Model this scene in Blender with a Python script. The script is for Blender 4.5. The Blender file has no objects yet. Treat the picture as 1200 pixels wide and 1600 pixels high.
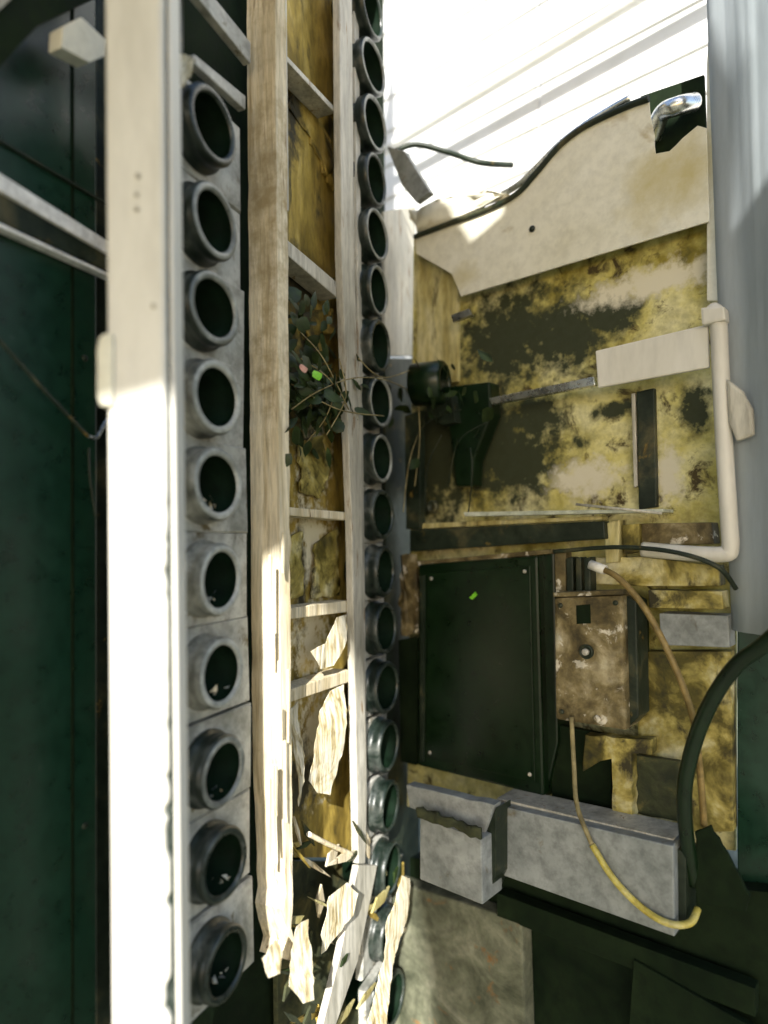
import bpy, bmesh, math, random
from mathutils import Vector, Matrix, noise
random.seed(7)
S = bpy.context.scene
COL = S.collection

# ------------------------------------------------------------------ camera, world, sun, exposure
F = 1000.0; PX, PY = 600.0, 840.0; ROLL = math.radians(0.6)
CAMZ = 1.30
cr, sr = math.cos(ROLL), math.sin(ROLL)
RIGHT = Vector((cr, 0, -sr)); UP = Vector((sr, 0, cr)); FWD = Vector((0, 1, 0))
cam_d = bpy.data.cameras.new('camera'); cam = bpy.data.objects.new('camera', cam_d); COL.objects.link(cam)
cam_d.sensor_fit = 'VERTICAL'; cam_d.sensor_height = 36; cam_d.lens = F / 1600 * 36
cam_d.shift_y = 40 / 1600; cam_d.clip_start = 0.02; cam_d.clip_end = 200
m = Matrix((RIGHT, UP, -FWD)).transposed().to_4x4(); m.translation = (0, 0, CAMZ)
cam.matrix_world = m
cam_d.dof.use_dof = True; cam_d.dof.focus_distance = 0.84; cam_d.dof.aperture_fstop = 1.6
S.camera = cam

SUN_AZ, SUN_EL = math.radians(5), math.radians(30)       # travel azimuth (from +Y towards +X) and elevation
trav = Vector((math.sin(SUN_AZ) * math.cos(SUN_EL), math.cos(SUN_AZ) * math.cos(SUN_EL), -math.sin(SUN_EL)))
W = bpy.data.worlds.new('World'); S.world = W; W.use_nodes = True
wn = W.node_tree.nodes; bg = wn['Background']
sky = wn.new('ShaderNodeTexSky'); sky.sky_type = 'NISHITA'; sky.sun_disc = False
sky.sun_elevation = SUN_EL; sky.sun_rotation = math.atan2(-trav.x, -trav.y)
sky.dust_density = 1.2; sky.ozone_density = 0.8
W.node_tree.links.new(sky.outputs[0], bg.inputs[0]); bg.inputs[1].default_value = 0.13
sl = bpy.data.lights.new('sun', 'SUN'); sl.energy = 5.0; sl.angle = math.radians(0.6); sl.color = (1, .97, .90)
so = bpy.data.objects.new('sun', sl); COL.objects.link(so)
so.rotation_euler = trav.to_track_quat('-Z', 'Y').to_euler(); so.location = (-2, -3, 5)
S.view_settings.view_transform = 'Standard'; S.view_settings.look = 'None'
S.view_settings.gamma = 1; S.view_settings.exposure = 1.36

# ------------------------------------------------------------------ planes of the place and pixel rays onto them
AL = math.radians(24); BR = math.radians(48)
NL = Vector((math.cos(AL), -math.sin(AL), 0)); DL = Vector((math.sin(AL), math.cos(AL), 0))
NR = Vector((-math.cos(BR), -math.sin(BR), 0)); DR = Vector((math.sin(BR), -math.cos(BR), 0))   # DR: towards the viewer, to the right
class Plane:
    def __init__(s, n, k): s.n = n; s.k = k
    def __call__(s, px, py, off=0.0):
        d = RIGHT * ((px - PX) / F) + UP * ((PY - py) / F) + FWD
        p = d * ((s.k + off) / s.n.dot(d))
        return Vector((p.x, p.y, p.z + CAMZ))
L = Plane(NL, -0.441); R = Plane(NR, -0.916); D = Plane(NL, -0.55)
def FR(Y): return Plane(Vector((0, -1, 0)), -Y)

# ------------------------------------------------------------------ materials
MATS = {}
def mat(name, stops, scale=8, rough=.6, bump=.3, metal=0, detail=5, stretch=(1, 1, 1), rvar=.2, spec=.4,
        spots=None, spot_scale=20, spot_lo=.58, spot_hi=.66, fine=60, coat=0, transl=0, warp=.6, grain=.35):
    if name in MATS: return MATS[name]
    M = bpy.data.materials.new(name); M.use_nodes = True; nt = M.node_tree; N = nt.nodes; K = nt.links
    b = N['Principled BSDF']
    tc = N.new('ShaderNodeTexCoord'); oi = N.new('ShaderNodeObjectInfo')
    mp = N.new('ShaderNodeMapping'); mp.inputs['Scale'].default_value = stretch
    ad = N.new('ShaderNodeVectorMath'); ad.operation = 'MULTIPLY_ADD'
    K.new(oi.outputs['Random'], ad.inputs[0]); ad.inputs[1].default_value = (13, 7, 11); K.new(tc.outputs['Object'], ad.inputs[2])
    K.new(ad.outputs[0], mp.inputs[0])
    n1 = N.new('ShaderNodeTexNoise'); n1.inputs['Scale'].default_value = scale; n1.inputs['Detail'].default_value = detail
    n1.inputs['Roughness'].default_value = .62; n1.inputs['Distortion'].default_value = warp
    K.new(mp.outputs[0], n1.inputs['Vector'])
    rp = N.new('ShaderNodeValToRGB'); e = rp.color_ramp.elements
    while len(e) < len(stops): e.new(.5)
    for i, (p, c) in enumerate(stops): e[i].position = p; e[i].color = (*c, 1)
    K.new(n1.outputs[0], rp.inputs[0]); col = rp.outputs[0]
    n2 = N.new('ShaderNodeTexNoise'); n2.inputs['Scale'].default_value = fine; n2.inputs['Detail'].default_value = 3; n2.inputs['Roughness'].default_value = .7
    K.new(mp.outputs[0], n2.inputs['Vector'])
    if spots:
        n3 = N.new('ShaderNodeTexNoise'); n3.inputs['Scale'].default_value = spot_scale; n3.inputs['Detail'].default_value = 5
        n3.inputs['Roughness'].default_value = .65; n3.inputs['Distortion'].default_value = .4
        K.new(mp.outputs[0], n3.inputs['Vector'])
        r3 = N.new('ShaderNodeValToRGB'); r3.color_ramp.elements[0].position = spot_lo; r3.color_ramp.elements[1].position = spot_hi
        K.new(n3.outputs[0], r3.inputs[0])
        mx = N.new('ShaderNodeMix'); mx.data_type = 'RGBA'; K.new(r3.outputs[0], mx.inputs[0]); K.new(col, mx.inputs[6])
        mx.inputs[7].default_value = (*spots, 1); col = mx.outputs[2]
    hv = N.new('ShaderNodeMix'); hv.data_type = 'RGBA'; hv.blend_type = 'MULTIPLY'; hv.inputs[0].default_value = grain
    nm = N.new('ShaderNodeMapRange'); nm.inputs[1].default_value = .34; nm.inputs[2].default_value = .60; K.new(n2.outputs[0], nm.inputs[0])
    K.new(col, hv.inputs[6]); K.new(nm.outputs[0], hv.inputs[7])
    gm = N.new('ShaderNodeMix'); gm.data_type = 'RGBA'; gm.blend_type = 'MULTIPLY'; gm.inputs[0].default_value = 1
    K.new(hv.outputs[2], gm.inputs[6]); g_ = 1 / (1 - grain * .4); gm.inputs[7].default_value = (g_, g_, g_, 1)
    K.new(gm.outputs[2], b.inputs['Base Color'])
    mr = N.new('ShaderNodeMapRange'); mr.inputs[3].default_value = max(.03, rough - rvar); mr.inputs[4].default_value = min(1, rough + rvar)
    K.new(n2.outputs[0], mr.inputs[0]); K.new(mr.outputs[0], b.inputs['Roughness'])
    b.inputs['Metallic'].default_value = metal; b.inputs['Specular IOR Level'].default_value = spec
    b.inputs['Coat Weight'].default_value = coat
    if bump:
        b1 = N.new('ShaderNodeBump'); b1.inputs['Strength'].default_value = bump; b1.inputs['Distance'].default_value = .004
        K.new(n1.outputs[0], b1.inputs['Height'])
        b2 = N.new('ShaderNodeBump'); b2.inputs['Strength'].default_value = bump * .6; b2.inputs['Distance'].default_value = .0015
        K.new(n2.outputs[0], b2.inputs['Height']); K.new(b1.outputs[0], b2.inputs['Normal'])
        K.new(b2.outputs[0], b.inputs['Normal'])
    if transl:
        tr = N.new('ShaderNodeBsdfTranslucent'); K.new(gm.outputs[2], tr.inputs[0])
        ms = N.new('ShaderNodeMixShader'); ms.inputs[0].default_value = transl
        K.new(b.outputs[0], ms.inputs[1]); K.new(tr.outputs[0], ms.inputs[2]); K.new(ms.outputs[0], N['Material Output'].inputs[0])
    MATS[name] = M
    return M
def stain(M, centres, colour, amp=.03, nscale=25, soft=.02):
    """irregular stains or bare patches with shapes of their own, centred at world points (origin given per object later)"""
    nt = M.node_tree; N = nt.nodes; K = nt.links; b = N['Principled BSDF']
    src = b.inputs['Base Color'].links[0].from_socket
    geo = N.new('ShaderNodeNewGeometry')
    nz = N.new('ShaderNodeTexNoise'); nz.inputs['Scale'].default_value = nscale; nz.inputs['Detail'].default_value = 6; nz.inputs['Roughness'].default_value = .65
    K.new(geo.outputs['Position'], nz.inputs['Vector'])
    acc = None
    for c, r in centres:
        sb_ = N.new('ShaderNodeVectorMath'); sb_.operation = 'SUBTRACT'; K.new(geo.outputs['Position'], sb_.inputs[0]); sb_.inputs[1].default_value = c
        dv = N.new('ShaderNodeVectorMath'); dv.operation = 'DIVIDE'; K.new(sb_.outputs[0], dv.inputs[0]); dv.inputs[1].default_value = r
        ln = N.new('ShaderNodeVectorMath'); ln.operation = 'LENGTH'; K.new(dv.outputs[0], ln.inputs[0])
        if acc is None: acc = ln.outputs['Value']
        else:
            mn = N.new('ShaderNodeMath'); mn.operation = 'MINIMUM'; K.new(acc, mn.inputs[0]); K.new(ln.outputs['Value'], mn.inputs[1]); acc = mn.outputs[0]
    ma = N.new('ShaderNodeMath'); ma.operation = 'MULTIPLY_ADD'; K.new(nz.outputs[0], ma.inputs[0]); ma.inputs[1].default_value = amp; K.new(acc, ma.inputs[2])
    mr = N.new('ShaderNodeMapRange'); mr.inputs[1].default_value = 1 + amp * .5 - soft; mr.inputs[2].default_value = 1 + amp * .5 + soft; mr.inputs[3].default_value = 1; mr.inputs[4].default_value = 0
    K.new(ma.outputs[0], mr.inputs[0])
    mx = N.new('ShaderNodeMix'); mx.data_type = 'RGBA'; K.new(mr.outputs[0], mx.inputs[0]); K.new(src, mx.inputs[6]); mx.inputs[7].default_value = (*colour, 1)
    K.new(mx.outputs[2], b.inputs['Base Color'])
white_paint = mat('white_paint', [(.3, (.52, .50, .43)), (.5, (.62, .60, .54)), (.7, (.68, .66, .61))], 6, .42, .10, stretch=(1, 1, .25), grain=.10,
                  spots=(.32, .25, .14), spot_scale=45, spot_lo=.70, spot_hi=.74)
grey_plate = mat('grey_plate', [(.3, (.16, .165, .14)), (.5, (.32, .32, .29)), (.72, (.46, .45, .41))], 16, .45, .35,
                 spots=(.10, .08, .04), spot_scale=38, spot_lo=.60, spot_hi=.70)
black_rubber = mat('black_rubber', [(.32, (.004, .009, .006)), (.5, (.012, .019, .015)), (.62, (.05, .058, .052)), (.8, (.14, .145, .13))], 26, .36, .25, rvar=.18, spec=.4)
rim_grey = mat('worn_rim', [(.3, (.07, .08, .07)), (.5, (.17, .18, .165)), (.7, (.34, .35, .32))], 30, .34, .3, rvar=.2, spec=.5)
bore_black = mat('bore_black', [(.3, (.002, .007, .003)), (.7, (.005, .014, .007))], 20, .7, .1, spec=.06)
old_wood = mat('old_wood', [(.25, (.22, .16, .07)), (.40, (.50, .42, .27)), (.56, (.62, .55, .40)), (.8, (.68, .63, .51))], 14, .7, .6,
               stretch=(3, 3, .22), spots=(.10, .05, .02), spot_scale=26, spot_lo=.62, spot_hi=.70, fine=90)
grey_metal = mat('grey_metal', [(.3, (.24, .23, .19)), (.5, (.40, .38, .32)), (.7, (.52, .50, .44))], 12, .45, .3, stretch=(2, 2, .35),
                 spots=(.16, .09, .03), spot_scale=30, spot_lo=.60, spot_hi=.70)
ochre = mat('ochre_board', [(.25, (.05, .034, .006)), (.42, (.20, .14, .022)), (.58, (.40, .29, .06)), (.8, (.58, .47, .20))], 14, .7, .5, stretch=(1.5, 1.5, .5),
            spots=(.03, .03, .012), spot_scale=16, spot_lo=.58, spot_hi=.68)
paper = mat('torn_paper', [(.30, (.20, .15, .06)), (.42, (.42, .35, .20)), (.52, (.58, .53, .40)), (.8, (.66, .63, .54))], 30, .9, .5, stretch=(5, 5, .5), transl=.1)
cream = mat('cream_paint', [(.25, (.46, .43, .30)), (.42, (.61, .59, .48)), (.6, (.66, .645, .55)), (.8, (.69, .68, .60))], 5, .5, .12, grain=.14,
            spots=(.32, .24, .10), spot_scale=9, spot_lo=.64, spot_hi=.76)
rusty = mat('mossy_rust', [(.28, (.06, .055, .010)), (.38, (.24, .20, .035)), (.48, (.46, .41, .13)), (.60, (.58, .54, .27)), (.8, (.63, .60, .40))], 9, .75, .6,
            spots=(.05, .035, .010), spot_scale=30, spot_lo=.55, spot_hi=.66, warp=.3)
dark_moss = mat('dark_moss', [(.3, (.012, .018, .008)), (.55, (.045, .05, .02)), (.75, (.16, .13, .04))], 26, .8, .7)
yellow_board = mat('yellow_board', [(.3, (.24, .19, .05)), (.5, (.44, .39, .17)), (.7, (.57, .53, .32))], 14, .65, .35, stretch=(2, 2, .5), spots=(.06, .05, .015), spot_scale=24, spot_lo=.56, spot_hi=.68)
green_door_m = mat('dark_green_enamel', [(.3, (.003, .020, .010)), (.6, (.006, .029, .016)), (.8, (.012, .040, .025))], 5, .30, .12, rvar=.10, spec=.5,
                   spots=(.05, .07, .055), spot_scale=60, spot_lo=.70, spot_hi=.78)
chrome = mat('dull_chrome', [(.3, (.55, .55, .53)), (.7, (.78, .78, .76))], 30, .28, .15, metal=1, rvar=.12, stretch=(1, 1, 1))
black_enamel = mat('black_enamel', [(.3, (.002, .008, .002)), (.6, (.004, .014, .004)), (.8, (.012, .024, .009))], 7, .32, .15, rvar=.14, spec=.42,
                   spots=(.09, .08, .04), spot_scale=55, spot_lo=.70, spot_hi=.78)
dark_steel = mat('dark_steel', [(.3, (.006, .011, .006)), (.55, (.020, .028, .018)), (.75, (.09, .08, .04))], 16, .45, .3, rvar=.15, spec=.25,
                 spots=(.20, .13, .03), spot_scale=34, spot_lo=.64, spot_hi=.72)
rust_box = mat('rust_box', [(.30, (.018, .015, .006)), (.43, (.075, .056, .02)), (.55, (.16, .125, .055)), (.68, (.33, .28, .17)), (.8, (.50, .46, .35))], 24, .65, .6, warp=.3,
               spots=(.55, .51, .42), spot_scale=34, spot_lo=.58, spot_hi=.64)
grey_bar = mat('grey_bar', [(.3, (.14, .155, .15)), (.5, (.225, .24, .235)), (.7, (.30, .315, .31))], 9, .38, .25,
               spots=(.12, .09, .04), spot_scale=20, spot_lo=.62, spot_hi=.74)
concrete = mat('mottled_concrete', [(.3, (.035, .04, .022)), (.5, (.11, .115, .075)), (.7, (.21, .21, .15))], 14, .85, .7,
               spots=(.20, .10, .03), spot_scale=18, spot_lo=.60, spot_hi=.70)
brown_wire_m = mat('brown_wire', [(.3, (.12, .08, .02)), (.7, (.27, .19, .065))], 40, .5, .2)
yellow_wire_m = mat('yellow_wire', [(.3, (.26, .20, .03)), (.5, (.42, .35, .07)), (.8, (.50, .46, .26))], 40, .5, .3)
sheet_white = mat('white_siding', [(.3, (.74, .74, .71)), (.7, (.86, .86, .85))], 6, .5, .05, transl=.35, grain=.03)
curtain_m = mat('blue_grey_sheet', [(.3, (.36, .41, .43)), (.7, (.48, .52, .55))], 4, .5, 0, stretch=(2, 2, .3), rvar=.1, transl=.3, grain=.08)
trim_m = mat('pale_trim', [(.3, (.66, .67, .68)), (.7, (.82, .83, .84))], 40, .35, .2, stretch=(1, 1, 1))
stained = mat('stained_cream', [(.30, (.014, .017, .005)), (.42, (.10, .08, .012)), (.52, (.34, .28, .075)), (.62, (.54, .49, .26)), (.8, (.64, .61, .46))], 14, .65, .5, warp=.4, spots=(.03, .025, .008), spot_scale=22, spot_lo=.54, spot_hi=.66)
leaf_m = mat('dark_leaf', [(.3, (.010, .020, .005)), (.6, (.025, .045, .010)), (.8, (.07, .10, .025))], 40, .5, .2, transl=.2)
lime_m = mat('lime_leaf', [(.3, (.16, .50, .02)), (.7, (.28, .70, .05))], 40, .5, .2, transl=.3)
pink_m = mat('pink_petal', [(.3, (.45, .20, .15)), (.7, (.62, .36, .28))], 40, .6, .2, transl=.2)
stem_m = mat('dry_stem', [(.3, (.10, .08, .03)), (.7, (.30, .25, .12))], 40, .7, .3)
glass_m = mat('dusty_glass', [(.3, (.30, .33, .26)), (.7, (.50, .52, .44))], 14, .2, .1)
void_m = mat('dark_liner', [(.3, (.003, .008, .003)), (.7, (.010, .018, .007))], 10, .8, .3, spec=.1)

# ------------------------------------------------------------------ builders
def link(name, verts, faces, material, parent=None, smooth=False, origin=None, mats=None, fm=None):
    vs = [Vector(v) for v in verts]
    if origin is None:
        lo = Vector([min(v[i] for v in vs) for i in range(3)]); hi = Vector([max(v[i] for v in vs) for i in range(3)])
        origin = Vector(((lo.x + hi.x) / 2, (lo.y + hi.y) / 2, lo.z))
    me = bpy.data.meshes.new(name); me.from_pydata([v - origin for v in vs], [], faces)
    bm = bmesh.new(); bm.from_mesh(me); bmesh.ops.recalc_face_normals(bm, faces=bm.faces); bm.to_mesh(me); bm.free()
    me.materials.append(material)
    for p in me.polygons: p.use_smooth = smooth
    o = bpy.data.objects.new(name, me); COL.objects.link(o)
    place(o, origin, parent)
    return o
def wloc(o):
    v = Vector(o.location); p = o.parent
    while p: v += Vector(p.location); p = p.parent
    return v
def place(o, origin, parent):
    if parent is not None: o.parent = parent; o.location = origin - wloc(parent)
    else: o.location = origin
def tag(o, label, cat, group=None):
    o['label'] = label; o['category'] = cat
    if group: o['group'] = group
    return o
def thing(name, loc, label, cat, group=None):
    o = bpy.data.objects.new(name, None); COL.objects.link(o); o.location = loc; o.empty_display_size = .03
    return tag(o, label, cat, group)
def ragged(pts, step, amp, seed=0, closed=True):
    out = []; n = len(pts); rnd = random.Random(seed)
    for i in range(n if closed else n - 1):
        a, b = Vector(pts[i]), Vector(pts[(i + 1) % n]); d = (b - a).length; k = max(1, int(d / step))
        nn = Vector((-(b - a).y, (b - a).x)).normalized()
        for j in range(k):
            p = a.lerp(b, j / k)
            if j: p = p + nn * rnd.uniform(-amp, amp)
            out.append((p.x, p.y))
    if not closed: out.append(tuple(pts[-1]))
    return out
def bev(o, w, seg=2):
    bm = bmesh.new(); bm.from_mesh(o.data)
    es = [e for e in bm.edges if len(e.link_faces) == 2 and e.calc_face_angle(0) > .5]
    bmesh.ops.bevel(bm, geom=es, offset=w, segments=seg, affect='EDGES', profile=.6, clamp_overlap=True)
    bm.to_mesh(o.data); bm.free()
    return o
def slab(name, plane, pts, off, th, material, parent=None, bevel=.0015, rag=None, dirv=None):
    if rag: pts = ragged(pts, rag[0], rag[1], len(name) + int(pts[0][0]))
    f = [plane(x, y, off) for x, y in pts]; d = (dirv if dirv is not None else plane.n) * -th
    n = len(f); v = f + [p + d for p in f]
    fa = [tuple(range(n)), tuple(range(2 * n - 1, n - 1, -1))] + [(i, (i + 1) % n, n + (i + 1) % n, n + i) for i in range(n)]
    o = link(name, v, fa, material, parent)
    if bevel: bev(o, bevel)
    return o
def crumple(name, plane, pts, off, th, material, parent=None, amp=.004, fr=30, cuts=3, rag=(8, 3)):
    """a torn scrap: ragged outline, uneven faces and a real thickness"""
    pts = ragged(pts, rag[0], rag[1], int(pts[0][0] + pts[0][1]))
    f = [plane(x, y, off) for x, y in pts]
    bm = bmesh.new(); vs = [bm.verts.new(p) for p in f]; fc = bm.faces.new(vs)
    bmesh.ops.triangulate(bm, faces=[fc])
    bmesh.ops.subdivide_edges(bm, edges=[e for e in bm.edges], cuts=cuts, use_grid_fill=True)
    bmesh.ops.recalc_face_normals(bm, faces=bm.faces)
    for v in bm.verts:
        v.co += plane.n * (noise.fractal(v.co * fr, 1.0, 2.0, 4) * amp * 2)
    r = bmesh.ops.extrude_face_region(bm, geom=list(bm.faces))
    for g in r['geom']:
        if isinstance(g, bmesh.types.BMVert): g.co -= plane.n * th
    bm.verts.ensure_lookup_table(); bm.verts.index_update()
    v = [x.co.copy() for x in bm.verts]; fa = [tuple(w.index for w in q.verts) for q in bm.faces]; bm.free()
    return link(name, v, fa, material, parent, smooth=True)
def spline(pts, k=8):
    if len(pts) < 3: return [Vector(p) for p in pts]
    P = [Vector(pts[0])] + [Vector(p) for p in pts] + [Vector(pts[-1])]; out = []
    for i in range(1, len(P) - 2):
        for j in range(k):
            t = j / k; a, b, c, d = P[i - 1], P[i], P[i + 1], P[i + 2]
            out.append(.5 * ((2 * b) + (c - a) * t + (2 * a - 5 * b + 4 * c - d) * t * t + (3 * b - a - 3 * c + d) * t ** 3))
    out.append(Vector(pts[-1])); return out
def tube(name, pts, r, material, parent=None, seg=12, k=8, radii=None):
    C = spline(pts, k); n = len(C); v = []; fa = []; ref = Vector((.13, .3, .94)).normalized(); x = None
    for i, c in enumerate(C):
        t = (C[min(i + 1, n - 1)] - C[max(i - 1, 0)]).normalized()
        x = ref.cross(t) if x is None else (x - t * x.dot(t))
        x.normalize(); y = t.cross(x)
        rr = r if radii is None else radii[0] + (radii[1] - radii[0]) * i / (n - 1)
        for j in range(seg):
            a = 2 * math.pi * j / seg; v.append(c + (x * math.cos(a) + y * math.sin(a)) * rr)
    for i in range(n - 1):
        for j in range(seg):
            j2 = (j + 1) % seg; fa.append((i * seg + j, i * seg + j2, (i + 1) * seg + j2, (i + 1) * seg + j))
    fa.append(tuple(range(seg))); fa.append(tuple(range((n - 1) * seg, n * seg)))
    o = link(name, v, fa, material, parent)
    for p in o.data.polygons: p.use_smooth = len(p.vertices) == 4
    return o
def lathe(name, prof, base, axis, material, parent=None, seg=40, mats=None):
    """prof: list of (radius, height along axis)"""
    z = axis.normalized(); x = Vector((0, 0, 1)).cross(z).normalized(); y = z.cross(x); v = []; fa = []
    for r, h in prof:
        for j in range(seg):
            a = 2 * math.pi * j / seg; v.append(base + z * h + (x * math.cos(a) + y * math.sin(a)) * r)
    for i in range(len(prof) - 1):
        for j in range(seg):
            j2 = (j + 1) % seg; fa.append((i * seg + j, i * seg + j2, (i + 1) * seg + j2, (i + 1) * seg + j))
    if prof[0][0] > 0: fa.append(tuple(range(seg)))
    fa.append(tuple(range((len(prof) - 1) * seg, len(prof) * seg)))
    o = link(name, v, fa, material, parent, origin=base.copy())
    for p in o.data.polygons: p.use_smooth = len(p.vertices) == 4
    return o
def box3(name, c, ax, ay, az, sx, sy, sz, material, parent=None, bevel=.0015):
    v = [c + ax * (sx * i / 2) + ay * (sy * j / 2) + az * (sz * k / 2) for i in (-1, 1) for j in (-1, 1) for k in (-1, 1)]
    fa = [(0, 1, 3, 2), (4, 6, 7, 5), (0, 4, 5, 1), (2, 3, 7, 6), (0, 2, 6, 4), (1, 5, 7, 3)]
    o = link(name, v, fa, material, parent)
    if bevel: bev(o, bevel)
    return o
def structure(o): o['kind'] = 'structure'; return o
ZU = Vector((0, 0, 1)); XU = Vector((1, 0, 0)); YU = Vector((0, 1, 0))

# ------------------------------------------------------------------ setting: ground, unseen overhead slab added for shade, its outline cut for the sun patches
structure(link('ground', [(-4, -5, 0), (4, -5, 0), (4, 5, 0), (-4, 5, 0)], [(0, 1, 2, 3)], concrete, origin=Vector((0, 0, 0))))
H = CAMZ + 1.2
def land(p):            # where the sun ray that reaches p crosses the shading slab's height
    t = (H - p.z) / -trav.z; q = p - trav * t; return (q.x, q.y)
g0, g1, g2 = land(R(690, 345, .026)), land(R(738, 412, .026)), land(R(792, 368, .026))  # notch in the added slab, shaped to let a sun patch onto the torn sheet
cp = [(-3.2, .35), (-.08, .35), (-.05, .10), (g0[0], .10), g0, g1, g2, (g2[0] + .004, .03), land(R(1100, 120, .02)), land(R(1135, 240, .02)), land(R(1140, 430, .03)), (1.6, land(R(1140, 430, .03))[1]), (1.6, -3.4), (-.23, -3.4), (-.23, -1.6), (-.27, -1.34), (-.40, -1.40), (-.51, -2.6), (-.51, -3.4), (-3.2, -3.4)]
n = len(cp)
shade_slab = link('unseen_shade_slab', [(x, y, H) for x, y in cp] + [(x, y, H + .04) for x, y in cp],
            [tuple(range(n)), tuple(range(2 * n - 1, n - 1, -1))] + [(i, (i + 1) % n, n + (i + 1) % n, n + i) for i in range(n)], cream)
structure(shade_slab)

# ------------------------------------------------------------------ left: dark green door behind the white post
door = thing('cabinet_door', D(80, 1500), 'dark green glossy cabinet door at the left edge behind the white post', 'door')
slab('door_skin', D, [(-260, -700), (150, -330), (150, 2000), (-260, 2900)], 0, .012, green_door_m, door)
slab('door_edge', D, [(151, -420), (215, -420), (215, 2100), (151, 2100)], -.02, .01, dark_steel, door)
slab('trim_rail', D, [(-60, 232), (178, 382), (178, 402), (-60, 262)], .016, .014, trim_m, door)
slab('trim_channel', D, [(-60, 264), (178, 404), (178, 428), (-60, 318)], .012, .010, dark_steel, door)
slab('trim_bead', D, [(-60, 320), (178, 430), (178, 436), (-60, 327)], .014, .012, trim_m, door)
slab('upper_moulding', D, [(-60, 180), (178, 322), (178, 326), (-60, 185)], .004, .004, dark_steel, door, bevel=.0005)
slab('door_seam', D, [(112, -300), (116, -300), (116, 1900), (112, 1900)], .0012, .0012, void_m, door, bevel=0)
for yy in (560, 1290):
    lathe('door_screw', [(.0035, 0), (.0035, .0012), (.002, .002), (.0003, .0022)], D(132, yy, 0), NL, dark_steel, door, 12)
rod = thing('stay_rod', D(145, 800, .02), 'thin bent metal stay rod hanging across the dark green door', 'rod')
tube('rod_arm', [D(-60, 465, .02), D(60, 600, .022), D(138, 682, .022)], .0016, dark_steel, rod, 8)
tube('rod_hook', [D(138, 682, .022), D(150, 684, .022), D(160, 668, .02), D(168, 655, .018)], .0017, chrome, rod, 8)
tube('rod_tail', [D(139, 700, .02), D(141, 750, .02), D(150, 810, .018)], .0012, dark_steel, rod, 8)
corner = thing('corner_brace', D(60, 160, .03), 'dark diagonal brace across the top left corner', 'brace')
slab('brace_bar', D, [(-40, -60), (165, -140), (165, -10), (60, 40), (-40, 150)], .03, .02, void_m, corner)
slab('brace_strip', D, [(-40, 20), (62, -60), (78, -60), (-40, 55)], .035, .004, grey_metal, corner)
blk = slab('cream_block', D, [(98, 42), (128, 26), (166, 62), (164, 88), (140, 98), (96, 74)], .045, .018, cream, None)
tag(blk, 'small cream block beside the top of the white post', 'block')

# ------------------------------------------------------------------ white post
P0 = FR(.50)
post = thing('white_post', P0(225, 1600), 'tall white painted metal post left of the column of black sleeves', 'post')
a_, b_ = P0(164, -140), P0(170, 1760); 
def vprism(name, prof, ztop, zbot, shear, material, parent, chip=0):
    """vertical section (x, y) swept from zbot to ztop, leaning by shear metres over its height"""
    n = len(prof); K = 260 if chip else 14; v = []; fa = []; xm = max(q[0] for q in prof)
    for k in range(K + 1):
        t = k / K; z = zbot + (ztop - zbot) * t
        dx = 0
        if chip:
            g = noise.fractal(Vector((z * 60, 1.3, 4.1)), 1.0, 2.0, 3)
            dx = -chip * max(0, g + .05) * min(1, max(0, (CAMZ + .06 - z) / .12)) - .0004 * abs(noise.noise(Vector((z * 140, 0, 2))))
        for x, y in prof: v.append((x + shear * t + (dx if x > xm - .006 else 0), y, z))
    for k in range(K):
        for i in range(n): fa.append((k * n + i, k * n + (i + 1) % n, (k + 1) * n + (i + 1) % n, (k + 1) * n + i))
    fa += [tuple(range(n)), tuple(range(K * n, (K + 1) * n))]
    return link(name, v, fa, material, parent)
x0 = P0(164, 840).x; x1 = P0(256, 840).x; x2 = P0(270, 840).x
def rounded(x0, x1, y0, y1, r, k=5):
    out = []
    for cx, cy, a0 in ((x1 - r, y1 - r, 0), (x0 + r, y1 - r, 90), (x0 + r, y0 + r, 180), (x1 - r, y0 + r, 270)):
        for i in range(k + 1):
            a = math.radians(a0 + 90 * i / k); out.append((cx + r * math.cos(a), cy + r * math.sin(a)))
    return out
zb, zt = CAMZ - .62, CAMZ + .62
vprism('face', rounded(x0, x1, .50, .535, .004), zt, zb, .004, white_paint, post, chip=.006)
vprism('edge_strip', rounded(x1 + .0022, x2, .507, .533, .003), zt, zb, .0005, white_paint, post)
vprism('edge_gasket', rounded(x1 - .010, x1 + .003, .506, .530, .001), zt, zb, .0022, black_rubber, post)
slab('latch_tab', P0, [(153, 528), (160, 520), (176, 520), (176, 636), (154, 634), (150, 620), (150, 545)], .004, .02, cream, post, bevel=.003)
for (sx, sy) in ((216, 275), (214, 304), (214, 327), (240, 478), (208, 1180)):
    lathe('rivet', [(.0022, 0), (.0022, .0008), (.0012, .0016), (.0002, .0018)], P0(sx, sy, 0), Vector((0, -1, 0)), grey_metal, post, 10)

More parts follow.
